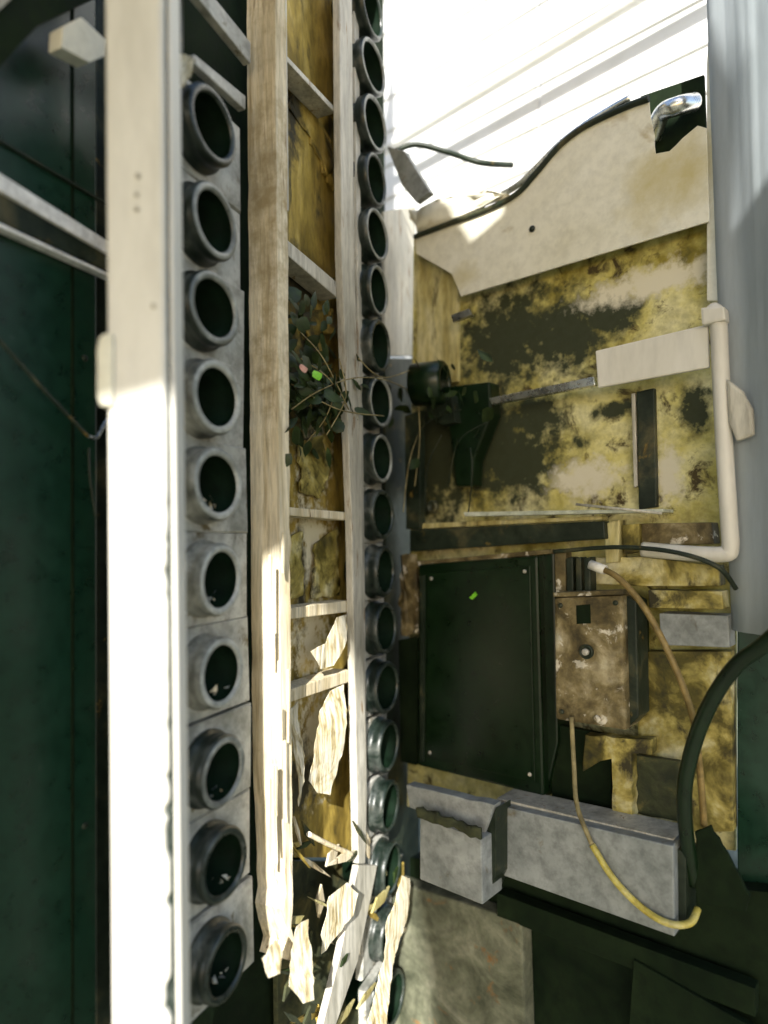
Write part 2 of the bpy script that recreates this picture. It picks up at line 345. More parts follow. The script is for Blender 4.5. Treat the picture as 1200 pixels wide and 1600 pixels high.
# ------------------------------------------------------------------ racks of sleeves
SN = 48
def plate_mesh(name, base, w0, w1, hh, hole, th, material, parent):
    """rectangular plate with a round hole, in the plane of the rack; w0 / w1 extents along DL either side of the hole"""
    v = []; fa = []
    def outer(a):
        c, s = math.cos(a), math.sin(a)
        kx = (w1 / c) if c > 1e-6 else ((-w0 / -c) if c < -1e-6 else 1e9)
        kx = abs(kx); ky = abs(hh / s) if abs(s) > 1e-6 else 1e9
        k = min(kx, ky); return DL * (c * k) + ZU * (s * k)
    ring = [outer(2 * math.pi * (i + .5) / SN) for i in range(SN)]
    cors = [(w1, hh), (-w0, hh), (-w0, -hh), (w1, -hh)]
    for cx, cz in cors:                              # snap the nearest ring point to the corner
        t = DL * cx + ZU * cz; j = min(range(SN), key=lambda q: (ring[q] - t).length); ring[j] = t
    circ = [DL * (hole * math.cos(2 * math.pi * (i + .5) / SN)) + ZU * (hole * math.sin(2 * math.pi * (i + .5) / SN)) for i in range(SN)]
    inn = [p * .965 for p in ring]
    layers = [(circ, -th), (circ, 0), (inn, 0), (ring, -.0025), (ring, -th)]
    for lay, h in layers: v += [base + p + NL * h for p in lay]
    for k in range(len(layers) - 1):
        for i in range(SN): fa.append((k * SN + i, k * SN + (i + 1) % SN, (k + 1) * SN + (i + 1) % SN, (k + 1) * SN + i))
    for i in range(SN): fa.append((4 * SN + i, 4 * SN + (i + 1) % SN, (i + 1) % SN, i))
    return link(name, v, fa, material, parent, origin=base.copy())
def cell_proto(base, parent, w0, w1, hh, ro, ri, ln):
    pl = plate_mesh('plate', base, w0, w1, hh, ri + .003, .012, grey_plate, parent)
    sl_ = lathe('sleeve', [(ro + .003, 0), (ro + .003, .004), (ro, .0055), (ro * .985, ln * .55), (ro, ln * .60), (ro + .0005, ln - .004), (ro - .0015, ln - .001)],
                base, NL, black_rubber, pl, SN)
    # the closed cap face of the lathe would hide the bore: remove caps
    for q in (sl_,):
        bm = bmesh.new(); bm.from_mesh(q.data); bmesh.ops.delete(bm, geom=[f for f in bm.faces if len(f.verts) > 4], context='FACES'); bm.to_mesh(q.data); bm.free()
    rm = lathe('rim', [(ro - .0015, ln - .001), (ro - .003, ln), (ri + .003, ln), (ri + .0008, ln - .0008), (ri, ln - .003)], base, NL, rim_grey, pl, SN)
    bm = bmesh.new(); bm.from_mesh(rm.data); bmesh.ops.delete(bm, geom=[f for f in bm.faces if len(f.verts) > 4], context='FACES'); bm.to_mesh(rm.data); bm.free()
    br_ = lathe('bore', [(ri, ln - .003), (ri, ln * .4), (ri - .002, ln * .38), (ri - .002, -.05), (ri * .6, -.055), (.001, -.055)], base, NL, bore_black, pl, SN)
    bm = bmesh.new(); bm.from_mesh(br_.data); bmesh.ops.delete(bm, geom=[f for f in bm.faces if len(f.verts) > 20 and min(abs((v.co).dot(NL)) for v in f.verts) < ln and max(v.co.dot(NL) for v in f.verts) > 0], context='FACES'); bm.to_mesh(br_.data); bm.free()
    return pl
def copy_cell(pl, base, parent, rot):
    c = pl.copy(); COL.objects.link(c); c.parent = parent; c.location = base - wloc(parent); c.rotation_euler = rot
    k = 1 + rnd.uniform(-.03, .03); dz = rnd.uniform(-.06, .06)
    for ch in pl.children:
        d = ch.copy(); COL.objects.link(d); d.parent = c; d.location = ch.location; d.scale = (k, k, k); d.rotation_euler = (dz, rnd.uniform(0, .004), dz)
    return c
rackA = thing('sleeve_rack', L(340, 1590), 'near rack column of ten large black round sleeves on grey plates', 'rack')
LN = .025
ysA = [195, 345, 482, 620, 757, 905, 1052, 1205, 1352, 1508]
proto = None; rnd = random.Random(11)
for y in ysA:
    b = L(346 + (y - 840) * .016, y, LN) - NL * LN
    if proto is None: proto = cell_proto(b, rackA, .047, .078, .0485, .0375, .0290, LN)
    else: copy_cell(proto, b, rackA, (rnd.uniform(-.02, .02), rnd.uniform(-.03, .03), rnd.uniform(-.03, .03)))
# top of the rack: two bare struts and a knob
slab('strut', L, [(296, -20), (322, -20), (392, 66), (392, 100)], .004, .01, grey_plate, rackA)
slab('strut', L, [(296, 92), (304, 84), (384, 150), (384, 172)], .004, .01, grey_plate, rackA)
def wear(pl_, rim_m, sleeve_m):
    for ch in pl_.children:
        k = ch.name.split('.')[0]; mm = rim_m if k == 'rim' else sleeve_m if k == 'sleeve' else None
        if mm: ch.material_slots[0].link = 'OBJECT'; ch.material_slots[0].material = mm
pale_rim = mat('dusty_rim', [(.3, (.20, .21, .19)), (.5, (.34, .35, .32)), (.7, (.48, .48, .45))], 34, .4, .4, rvar=.2)
dusty_sleeve = mat('dusty_sleeve', [(.32, (.03, .036, .03)), (.46, (.12, .125, .11)), (.62, (.24, .245, .22)), (.8, (.34, .34, .31))], 26, .45, .35, rvar=.2)
dark_rim = mat('dark_rim', [(.3, (.006, .012, .008)), (.55, (.025, .034, .028)), (.75, (.12, .125, .11))], 30, .3, .3, rvar=.15, spec=.5)
cells = sorted([c for c in rackA.children if c.name.startswith('plate')], key=lambda c: -c.location.z)
for q, c in enumerate(cells):
    if q in (3, 4, 5, 6): wear(c, pale_rim, dusty_sleeve)
    elif q in (0, 8, 9): wear(c, dark_rim, black_rubber)
rr_ = random.Random(4)
for q in (4, 5, 6, 7, 8, 9):              # grit and flakes lying in the lower bores and on the collars
    bw_ = wloc(cells[q])
    for k in range(5):
        a = rr_.uniform(-2.4, -.8); r0 = rr_.uniform(.016, .0265); c0 = bw_ + DL * (r0 * math.cos(a)) + ZU * (r0 * math.sin(a)) + NL * rr_.uniform(.004, .022); e = rr_.uniform(.002, .006)
        link('flake', [c0 + Vector((rr_.uniform(-e, e), rr_.uniform(-e, e), rr_.uniform(-e, e))) for _ in range(4)], [(0, 1, 2), (0, 1, 3), (1, 2, 3), (0, 2, 3)], rr_.choice([cream, rim_grey, old_wood]), cells[q])
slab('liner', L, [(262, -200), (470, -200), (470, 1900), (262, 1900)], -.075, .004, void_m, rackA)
slab('side_rail', L, [(282, -60), (288, -60), (292, 1700), (284, 1700)], -.012, .02, dark_steel, rackA)
crumple('foam_knob', L, [(262, 92), (276, 82), (296, 92), (304, 112), (298, 132), (276, 136), (262, 118)], .03, .016, paper, None, amp=.004, fr=60)
tag(bpy.data.objects['foam_knob'], 'small white crumpled foam lump above the top near sleeve', 'foam')

rackB = thing('sleeve_rack', L(600, 1590), 'far rack column of smaller-looking black round sleeves beside the rusty panel', 'rack')
ysB = [15, 105, 193, 280, 367, 453, 540, 628, 716, 804, 893, 982, 1074, 1166, 1260, 1358, 1460, 1560]
proto = None
for y in ysB:
    xb = 588 + (y - 200) * .022
    b = L(xb, y, LN) - NL * LN
    if proto is None: proto = cell_proto(b, rackB, .062, .046, .0455, .040, .033, LN)
    else: copy_cell(proto, b, rackB, (rnd.uniform(-.02, .02), rnd.uniform(-.03, .03), rnd.uniform(-.03, .03)))
cells = sorted([c for c in rackB.children if c.name.startswith('plate')], key=lambda c: -c.location.z)
for q, c in enumerate(cells):
    if q > 9 or q % 3 == 0: wear(c, dark_rim, black_rubber)
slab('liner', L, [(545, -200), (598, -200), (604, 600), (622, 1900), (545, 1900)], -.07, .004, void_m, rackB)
slab('pale_flange', L, [(600, 330), (650, 322), (650, 556), (602, 556)], -.014, .006, grey_metal, rackB)
slab('side_flange', L, [(602, 560), (648, 560), (660, 1750), (606, 1750)], -.014, .006, dark_steel, rackB)

# ------------------------------------------------------------------ wooden post, bay, thin metal post
wood = thing('wooden_post', L(435, 1600), 'weathered cream wooden post between near sleeves and ochre bay, splintered below', 'post')
K = 60; v = []; fa = []; rnd = random.Random(5)
top = L(422, -60); 
for k in range(K + 1):
    t = k / K; y = -60 + t * (1500 + 60)
    narrow = 0 if y < 1180 else min(1, (y - 1180) / 300)
    xl = 430 + y * .008 + narrow * 8; xr = 446 + y * .007 - narrow * 4
    jl = noise.noise(Vector((y * .02, 0, 1))) * (1.5 + 10 * narrow); jr = noise.noise(Vector((y * .03, 5, 2))) * (2 + 6 * narrow)
    if 690 < y < 1200: jr += noise.noise(Vector((y * .05, 9, 2))) * 3
    A = L(xl + jl, y, .028); B = L(xr + jr, y, .022)
    C = B - NL * .04; E = A - NL * .04
    mid = A.lerp(B, .62) + NL * (.006 + .002 * noise.noise(Vector((y * .03, 3, 8))))
    v += [E, A, mid, B, C]
for k in range(K):
    for i in range(5): fa.append((k * 5 + i, k * 5 + (i + 1) % 5, (k + 1) * 5 + (i + 1) % 5, (k + 1) * 5 + i))
fa += [(0, 1, 2, 3, 4), tuple(range(K * 5, K * 5 + 5))]
link('timber', v, fa, old_wood, wood)
slab('metal_channel', L, [(434, -60), (448, -60), (452, 330), (440, 330)], .024, .01, grey_metal, wood)
for i in range(9):      # splinters standing off the timber
    y = rnd.uniform(720, 1420); x = 405 + y * .012 + rnd.uniform(0, 36); h = rnd.uniform(50, 150); w = rnd.uniform(1.5, 3)
    slab('splinter', L, [(x, y), (x + w, y + 4), (x + w * .8 + rnd.uniform(-3, 3), y + h), (x + rnd.uniform(-2, 2), y + h * .8)], .036 + rnd.uniform(-.003, .002), .003, old_wood, wood, bevel=0)

bay = thing('rack_bay', L(495, 1590, -.03), 'narrow ochre bay with slanting cross brackets between wooden and metal post', 'bay')
slab('back_board', L, [(425, -200), (570, -200), (590, 1340), (440, 1340)], -.034, .008, ochre, bay)
slab('lower_board', L, [(430, 1345), (592, 1345), (600, 1900), (440, 1900)], -.06, .008, dark_moss, bay)
for i, (xa, ya, xb, yb, w) in enumerate([(444, 82, 524, 168, 9), (446, 372, 528, 442, 24), (448, 792, 540, 800, 13), (452, 950, 545, 938, 18), (452, 1078, 545, 1046, 20)]):
    slab('bracket', L, [(xa, ya), (xb, yb), (xb, yb + w), (xa, ya + w)], .002, .03, grey_metal if i < 2 else old_wood, bay)
for i, (pts, of) in enumerate([
        ([(452, 95), (520, 172), (520, 300), (480, 200), (454, 170)], -.030),
        ([(470, 490), (522, 482), (524, 520), (482, 530)], -.026),
        ([(470, 690), (505, 680), (512, 740), (500, 780), (472, 770)], -.026),
        ([(492, 850), (528, 825), (530, 930), (490, 936)], -.026),
        ([(453, 840), (470, 830), (474, 930), (455, 936)], -.025)]):
    crumple('flaking_board', L, pts, of, .004, ochre if i < 2 else stained, bay, amp=.002)

mp_ = thing('metal_post', L(570, 1590), 'thin pale metal post between the ochre bay and far sleeves', 'post')
slab('post_face', L, [(530, -60), (550, -60), (554, 400), (566, 820), (574, 1240), (571, 1350), (560, 1350), (558, 1240), (550, 820), (534, 400)], .014, .012, grey_metal, mp_, bevel=.002)
slab('post_lip', L, [(553, -60), (560, -60), (568, 700), (574, 1240), (569, 1240), (562, 700)], .008, .014, grey_metal, mp_)
slab('post_stub', L, [(560, 1352), (590, 1352), (560, 1500), (505, 1660), (490, 1660), (530, 1500)], .02, .010, grey_metal, mp_)

# torn scraps caught in the bay and at its foot
def scrap(label, plane, pts, off, amp=0, material=paper):
    """a torn sheet turned a little towards the open side, with a fibrous ragged outline and a gentle curl"""
    cx = sum(p[0] for p in pts) / len(pts); cy = sum(p[1] for p in pts) / len(pts); c = plane(cx, cy, off)
    nn = (NL * .9 + Vector((0, -.25, .05))).normalized(); pl_ = Plane(nn, nn.dot(c - Vector((0, 0, CAMZ))))
    q = ragged(pts, 9, 1.6, int(cx + cy))
    o = slab('torn_scrap', pl_, q, 0, .0012, material, None, bevel=0)
    bm = bmesh.new(); bm.from_mesh(o.data)
    bmesh.ops.triangulate(bm, faces=[f for f in bm.faces if len(f.verts) > 4])
    for v in bm.verts: v.co += nn * (.005 * math.sin(v.co.z * 40 + cx) + .0015 * noise.noise(v.co * 70))
    bm.to_mesh(o.data); bm.free()
    return tag(o, label, 'scrap', None)
scrap('bright torn scrap under the lowest bay bracket, the longest one', L, [(500, 1110), (520, 1080), (541, 1070), (538, 1130), (530, 1200), (520, 1243), (500, 1240), (484, 1220), (488, 1160)], .004)
scrap('narrow torn strip hanging beside the longest bright scrap', L, [(456, 1110), (470, 1095), (474, 1180), (466, 1260), (460, 1200)], .002)
scrap('pale torn scrap lodged between the two lower bay brackets', L, [(482, 1018), (505, 1005), (525, 965), (541, 960), (535, 1010), (520, 1040), (500, 1045)], .006)
scrap('white torn strip standing in the litter right of the timber foot', L, [(500, 1450), (512, 1400), (540, 1378), (556, 1395), (550, 1430), (528, 1462), (505, 1492)], .03)
scrap('white torn strip leaning in the litter below the timber foot', L, [(468, 1450), (486, 1438), (490, 1500), (486, 1560), (470, 1566), (452, 1542), (460, 1500)], .05)
scrap('long pale curved blade rising in front of the far sleeves at the bottom', L, [(628, 1368), (638, 1372), (634, 1440), (616, 1520), (600, 1600), (585, 1660), (548, 1660), (580, 1580), (606, 1500), (600, 1440)], .055)
scrap('small yellow torn flake at the splintered end of the timber', L, [(414, 1500), (436, 1470), (445, 1490), (436, 1520), (420, 1528)], .05)
# litter: sticks and flakes
lit = thing('dry_litter', L(500, 1560, .02), 'heap of dry sticks and flakes at the foot of the bay', 'litter')
rnd = random.Random(21)
for i in range(60):
    x, y = rnd.uniform(440, 640), rnd.uniform(1290, 1600); a = rnd.uniform(0, 3.14); l = rnd.uniform(8, 34); w = rnd.uniform(2, 7)
    c, s = math.cos(a), math.sin(a)
    slab('flake', L, [(x - c * l, y - s * l), (x - s * w, y + c * w), (x + c * l, y + s * l), (x + s * w, y - c * w)], rnd.uniform(-.03, .03), .003,
         rnd.choice([ochre, old_wood, dark_moss, yellow_board, leaf_m]), lit, bevel=0)
tube('stick', [L(482, 1303, .0), L(515, 1320, .005), L(550, 1335, .01)], .0035, old_wood, lit, 8)

# vine of leaves hanging through the bay
vine = thing('vine', L(520, 660, .02), 'tangle of dark green vine leaves crossing the bay and far sleeves', 'vine')
rnd = random.Random(8)
def leaf(c, nrm, ln_, wd, material, parent):
    z = nrm.normalized(); x = Vector((rnd.uniform(-1, 1), rnd.uniform(-1, 1), rnd.uniform(-1, .6))); x = (x - z * x.dot(z)).normalized(); y = z.cross(x)
    prof = [(0, 0), (.2, .7), (.45, 1), (.75, .6), (1, 0)]
    v = []; 
    for t, w in prof:
        v += [c + x * (t * ln_) + y * (w * wd) - z * (.25 * wd * w + .25 * ln_ * t * t), c + x * (t * ln_) - z * (.25 * ln_ * t * t), c + x * (t * ln_) - y * (w * wd) - z * (.25 * wd * w + .25 * ln_ * t * t)]
    fa = []
    for i in range(4):
        fa += [(i * 3, i * 3 + 1, i * 3 + 4, i * 3 + 3), (i * 3 + 1, i * 3 + 2, i * 3 + 5, i * 3 + 4)]
    return link('leaf', v, fa, material, parent, smooth=True)
for i in range(235):
    if i < 165: x, y = rnd.gauss(500, 30), rnd.gauss(612, 34)
    elif i < 195: x, y = rnd.uniform(455, 525), rnd.uniform(455, 540)
    else: x, y = rnd.gauss(665, 48), rnd.gauss(625, 40)
    x = min(max(x, 455), 770)
    leaf(L(x, y, rnd.uniform(-.02, .04)) if x < 640 else R(x, y, rnd.uniform(.04, .10)), NL + Vector((rnd.uniform(-.9, .9), rnd.uniform(-.9, .9), rnd.uniform(-.5, .9))), rnd.uniform(.016, .036), rnd.uniform(.005, .011), leaf_m, vine)
leaf(L(488, 588, .05), NL + Vector((0, -.6, .4)), .024, .007, lime_m, vine)['label'] = 'bright lime green leaf'
leaf(L(468, 575, .05), NL + Vector((0, -.6, .4)), .016, .006, pink_m, vine)['label'] = 'faded pink petal'
for pts in ([(455, 640, .02), (500, 610, .04), (560, 590, .045), (620, 600, .04), (680, 640, .05)], [(470, 560, .02), (520, 600, .04), (510, 650, .03), (480, 690, .0)],
            [(530, 560, .03), (540, 620, .04), (510, 680, .02)], [(560, 560, .03), (600, 590, .04), (660, 570, .06)], [(660, 660, .05), (640, 720, .045), (630, 800, .04)], [(650, 590, .05), (656, 680, .06), (648, 760, .05)], [(470, 520, .01), (505, 560, .04), (545, 640, .04)], [(455, 600, .02), (530, 640, .05), (600, 650, .05)]):
    tube('stem', [L(*p) for p in pts], .0009, stem_m, vine, 6)

# ------------------------------------------------------------------ right: rusty back panel, torn cream sheet, white siding behind
stain(cream, [(R(1060, 295), (.05, .05, .05)), (R(960, 425), (.10, .10, .012)), (R(740, 440), (.03, .03, .02))], (.46, .40, .20), amp=2.2, nscale=22, soft=.6)
stain(old_wood, [(L(430, 330), (.03, .05, .10)), (L(432, 560), (.02, .04, .08)), (L(440, 1180), (.02, .03, .08)), (L(425, 60), (.02, .03, .06))], (.32, .25, .13), amp=3.4, nscale=46, soft=.5)
stain(ochre, [(L(490, 850, -.03), (.05, .05, .05)), (L(490, 1000, -.03), (.05, .05, .05)), (L(490, 720, -.03), (.04, .04, .05)), (L(500, 1150, -.03), (.05, .05, .06))], (.58, .53, .38), amp=5.0, nscale=60, soft=.4)
stain(ochre, [(L(470, 460, -.03), (.05, .05, .05)), (L(460, 180, -.03), (.02, .02, .05)), (L(470, 900, -.03), (.02, .02, .06)), (L(480, 600, -.03), (.08, .08, .08)), (L(470, 1230, -.03), (.04, .04, .05))], (.03, .026, .010), amp=3.5, nscale=45, soft=.5)
side = thing('white_siding', R(850, 300, -.25), 'bright white board siding seen above the torn cream sheet', 'siding')
N_PL = 20; zt_, zb_ = CAMZ + 1.75, CAMZ + .1
pa = R(500, 840, -.28); pb = R(1420, 840, -.28); seam = R(850, 840, -.28)
ph = (zt_ - zb_) / N_PL
for i in range(N_PL):
    for s, (A, B) in enumerate(((pa, seam - DR * .0015), (seam + DR * .0015, pb))):
        z0 = zb_ + i * ph; th = .010
        lo = NR * .0024; A = Vector((A.x, A.y, 0)); B = Vector((B.x, B.y, 0))
        v = [A + lo + ZU * z0, B + lo + ZU * z0, B - NR * .003 + ZU * (z0 + ph + .008), A - NR * .003 + ZU * (z0 + ph + .008)]
        v += [p - NR * th for p in v]
        bev(link('board', v, [(0, 1, 2, 3), (7, 6, 5, 4), (0, 1, 5, 4), (1, 2, 6, 5), (2, 3, 7, 6), (3, 0, 4, 7)], sheet_white, side), .001, 1)
tube('beam', [R(600, 235, -.22), R(980, 6, -.22), R(1150, -96, -.22)], .012, sheet_white, side, 12)

stain(rusty, [(R(790, 530), (.095, .095, .085)), (R(880, 520), (.085, .085, .060)), (R(950, 492), (.06, .06, .03)), (R(770, 690), (.07, .07, .09)), (R(840, 650), (.05, .05, .04)), (R(905, 692), (.014, .014, .014)), (R(690, 700), (.07, .07, .14)), (R(800, 720), (.09, .09, .07)), (R(690, 560), (.03, .03, .04)), (R(960, 640), (.03, .03, .012)), (R(1085, 640), (.02, .02, .03))],
      (.028, .034, .013), amp=2.6, nscale=46, soft=.34)
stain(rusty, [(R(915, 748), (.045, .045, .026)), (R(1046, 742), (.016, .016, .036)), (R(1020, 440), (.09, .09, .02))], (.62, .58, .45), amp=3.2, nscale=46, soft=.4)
back = thing('back_panel', R(880, 1300, 0), 'rusty mossy yellow back panel on the right half', 'panel')
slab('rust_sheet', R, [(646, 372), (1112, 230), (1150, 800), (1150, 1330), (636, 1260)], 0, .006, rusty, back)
slab('edge_board', R, [(650, 390), (716, 372), (716, 596), (652, 610)], .008, .007, yellow_board, back)
slab('right_batten', R, [(1112, -60), (1140, -60), (1146, 470), (1104, 470), (1104, 100)], .02, .02, cream, back)
slab('dark_seam', R, [(994, 612), (1022, 606), (1026, 792), (998, 796)], .012, .010, dark_steel, back)
slab('seam_bead', R, [(986, 615), (992, 614), (996, 760), (990, 762)], .012, .006, grey_metal, back)

cs = thing('torn_sheet', R(880, 460, .03), 'cream painted sheet with a torn wavy top edge above the rust', 'sheet')
TOP = [(648, 372), (700, 352), (760, 330), (806, 306), (838, 272), (872, 232), (905, 205), (940, 186), (985, 166), (1014, 156), (1020, 200), (1024, 240), (1046, 236), (1066, 216), (1090, 196), (1104, 200)]
slab('sheet', R, [(1108, 346), (720, 463), (706, 428), (650, 396)] + ragged(TOP, 12, 1.5, 4, False), .026, .003, cream, cs, bevel=.0006)
tube('torn_lip', [R(x, y - 2, .028) for x, y in TOP[:10]], .0045, dark_steel, cs, 10, k=6)
tube('curled_strip', [R(x, y - 9 - 6 * math.sin(i), .022) for i, (x, y) in enumerate(TOP[1:9])], .005, chrome, cs, 10, k=6)
crumple('curled_flap', R, [(640, 330), (690, 308), (760, 300), (800, 305), (740, 328), (690, 345), (650, 365)], .03, .002, cream, cs, amp=.006, rag=(12, 3))
lathe('bolt', [(.005, 0), (.005, .002), (.003, .004), (.0005, .0045)], R(832, 358, .026), NR, dark_steel, cs, 12)
pipe = thing('curved_pipe', R(1055, 240, -.02), 'shiny curved pipe in the dark gap at the top of the torn sheet', 'pipe')
tube('pipe_bend', [R(1020, 215, -.03), R(1034, 178, -.01), (R(1058, 166, 0)), R(1084, 160, -.03)], .012, chrome, pipe, 16)
slab('dark_gap', R, [(1000, 150), (1100, 116), (1106, 260), (1010, 270)], -.04, .006, void_m, pipe)

# grey bracket and cable at the top of the far sleeves
arm = thing('grey_arm', L(650, 300, .05), 'short grey slanting arm above the far sleeves against the white siding', 'arm')
slab('arm_bar', R, [(604, 228), (632, 236), (672, 300), (650, 316), (628, 290)], .08, .012, grey_bar, arm)
cab = tube('dark_cable', [R(618, 236, .075), R(650, 226, .05), R(700, 238, .02), R(750, 254, 0), R(800, 258, -.06)], .0045, dark_steel, None, 10)
tag(cab, 'dark sagging cable crossing the bright siding from the grey arm', 'cable')

# white bent frame with a wide lip
fr = thing('white_frame', R(1100, 860, .06), 'white bent tube frame with a broad flat lip on the right', 'frame')
slab('lip', R, [(930, 548), (1106, 506), (1108, 574), (934, 606)], .060, .006, white_paint, fr, bevel=.002)
tube('upright', [R(1112, 484, .055), R(1122, 500, .060), R(1126, 580, .06), R(1132, 700, .06), R(1139, 810, .06), R(1141, 856, .06), R(1130, 866, .06), R(1070, 864, .06), R(1004, 858, .06)], .0098, white_paint, fr, 16)
slab('upright_cap', R, [(1094, 480), (1132, 478), (1134, 500), (1096, 508)], .072, .02, white_paint, fr, bevel=.003)
strip = slab('metal_strip', R, [(764, 622), (928, 588), (930, 602), (768, 632)], .055, .01, chrome)
tag(strip, 'bright polished metal strip left of the white frame lip', 'strip')
tag(slab('chrome_clip', R, [(704, 492), (732, 482), (736, 492), (708, 504)], .05, .008, chrome, bevel=.001), 'tiny bright metal clip at the corner of the moss patch', 'clip')
# dark frame
df = thing('dark_frame', R(800, 840, .05), 'dark steel frame bar above the black cover', 'frame')
slab('bottom_bar', R, [(640, 828), (944, 814), (946, 842), (640, 862)], .06, .02, dark_steel, df, bevel=.002)
slab('upright', R, [(632, 650), (656, 640), (656, 827), (634, 827)], .058, .015, dark_steel, df, bevel=.002)
slab('inner_lip', R, [(658, 818), (940, 806), (942, 812), (658, 826)], .05, .02, yellow_board, df, bevel=.0008)
shelf = slab('glass_shelf', R, [(724, 800), (1036, 795), (1036, 800), (726, 807)], .075, .04, glass_m, bevel=.0008)
tag(shelf, 'thin dusty glass shelf edge above the dark frame bar', 'shelf')
tag(tube('thin_rod', [R(900, 788, .085), R(1034, 802, .085)], .0018, grey_metal, None, 8), 'thin pale rod resting across the glass shelf', 'rod')
# dark fittings at the left of the right panel
fit = thing('dark_fitting', R(690, 660, .05), 'cluster of black fittings beside the far sleeves left of the strip', 'fitting')
lathe('fitting_sleeve', [(.036, 0), (.036, .05), (.032, .055), (.027, .055), (.026, .05), (.026, .01), (.001, .01)], L(648, 602, .05), NL, black_enamel, fit, 32)
slab('fitting_box', R, [(690, 605), (765, 596), (768, 648), (740, 720), (738, 760), (712, 760), (700, 660)], .04, .03, black_enamel, fit, bevel=.004)
slab('fitting_plate', R, [(664, 622), (706, 616), (712, 660), (690, 664), (668, 650)], .055, .02, dark_steel, fit, bevel=.002)
lathe('small_ring', [(.011, 0), (.011, .006), (.009, .008), (.007, .008), (.007, .002), (.0005, .002)], R(678, 792, .05), NR, dark_steel, fit, 20)

for pts in ([(640, 700, .06), (668, 660, .07), (720, 640, .08)], [(664, 800, .06), (668, 730, .07), (690, 680, .07)], [(700, 760, .05), (716, 690, .075), (760, 660, .07)], [(732, 800, .05), (738, 740, .07), (735, 700, .06)]):
    tube('wire', [R(*p) for p in pts], .0011, dark_steel, fit, 6)
# ------------------------------------------------------------------ black cover, rusty switch box, wires
bc = thing('black_cover', R(740, 1230, .07), 'large black enamelled cover panel below the dark frame', 'cover')
slab('cover_face', R, [(654, 882), (840, 868), (850, 1245), (652, 1196)], .075, .05, black_enamel, bc, bevel=.004)
slab('cover_side', R, [(842, 866), (866, 862), (872, 1160), (852, 1248)], .060, .05, black_enamel, bc, bevel=.003)
slab('cover_rim', R, [(640, 878), (862, 858), (862, 865), (640, 886)], .066, .03, rust_box, bc, bevel=.001)
crumple('rust_corner', R, [(626, 868), (650, 866), (652, 990), (628, 992)], .06, .004, rust_box, bc, amp=.003)
slab('cover_foot', R, [(622, 1000), (653, 996), (650, 1196), (626, 1190)], .06, .03, void_m, bc)
slab('inner_flange', R, [(668, 896), (828, 884), (836, 1222), (666, 1184)], .0775, .0024, black_enamel, bc, bevel=.001)
slab('hinge_strip', R, [(656, 900), (663, 899), (662, 1190), (656, 1188)], .078, .003, dark_steel, bc, bevel=.0006)
for (x, y) in ((674, 904), (820, 893), (672, 1176), (828, 1210)):
    lathe('cover_screw', [(.003, 0), (.003, .0012), (.0018, .002), (.0003, .002)], R(x, y, .0776), NR, grey_metal, bc, 12)
tag(slab('lime_fleck', R, [(733, 934), (742, 925), (745, 930), (738, 937)], .080, .002, lime_m, bevel=0), 'tiny lime green fleck on the black cover', 'fleck')

sb = thing('switch_box', R(920, 1140, .09), 'rusty peeling switch box with a round centre screw', 'switch box')
slab('box_face', R, [(866, 934), (972, 930), (978, 1142), (868, 1124)], .095, .05, rust_box, sb, bevel=.004)
lathe('screw', [(.010, 0), (.010, .003), (.008, .005), (.0075, .003), (.0035, .003), (.003, .006), (.0005, .0062)], R(917, 1018, .095), NR, dark_steel, sb, 24)
lathe('screw_head', [(.0045, 0), (.0045, .007), (.003, .0085), (.0005, .0085)], R(917, 1018, .0955), NR, grey_metal, sb, 16)
slab('knockout', R, [(900, 946), (922, 944), (923, 974), (901, 975)], .0958, .001, void_m, sb, bevel=0)
slab('box_cover_lip', R, [(864, 926), (974, 922), (974, 929), (865, 933)], .098, .03, rust_box, sb, bevel=.001)
for (x, y) in ((876, 946), (962, 942), (878, 1112)):
    lathe('corner_screw', [(.0035, 0), (.0035, .0015), (.002, .0024), (.0003, .0025)], R(x, y, .095), NR, dark_steel, sb, 12)
slab('box_side', R, [(973, 928), (994, 940), (998, 1120), (979, 1140)], .080, .04, dark_steel, sb, bevel=.002)
lathe('small_screw', [(.005, 0), (.005, .002), (.003, .003), (.0005, .003)], R(934, 1123, .095), NR, rust_box, sb, 12)
con = thing('terminal_block', R(900, 920, .06), 'small green and grey terminal block above the switch box', 'terminal')
for i, (a0, a1) in enumerate([(884, 895), (899, 908), (912, 922)]):
    slab('terminal', R, [(a0, 872), (a1, 870), (a1 + 1, 924), (a0 + 1, 926)], .07 + i * .004, .02, dark_steel, con, bevel=.002)
slab('terminal_strap', R, [(866, 862), (884, 860), (884, 926), (868, 930)], .068, .02, rust_box, con)
# shelves and boards at the right of the switch box
sh = thing('rusty_ledges', R(1060, 1000, .05), 'stacked rusty cream ledges right of the switch box', 'ledge')
slab('ledge', R, [(1000, 818), (1112, 816), (1116, 850), (1002, 852)], .035, .03, rust_box, sh)
slab('ledge', R, [(944, 818), (968, 812), (966, 878), (946, 880)], .05, .03, yellow_board, sh)
slab('ledge', R, [(972, 820), (998, 818), (1000, 862), (974, 866)], .045, .02, stained, sh)
slab('ledge', R, [(930, 872), (1000, 870), (1122, 884), (1124, 916), (1000, 916), (930, 912)], .04, .03, stained, sh)
slab('ledge', R, [(1012, 922), (1128, 924), (1130, 952), (1014, 950)], .05, .03, stained, sh)
slab('ledge', R, [(1030, 958), (1138, 962), (1140, 1012), (1032, 1008)], .045, .03, grey_bar, sh)
slab('lower_panel', R, [(994, 1018), (1142, 1018), (1146, 1300), (1000, 1300)], .03, .02, stained, sh)
slab('dark_recess', R, [(976, 950), (1010, 952), (1012, 1100), (982, 1140)], .035, .01, void_m, sh)
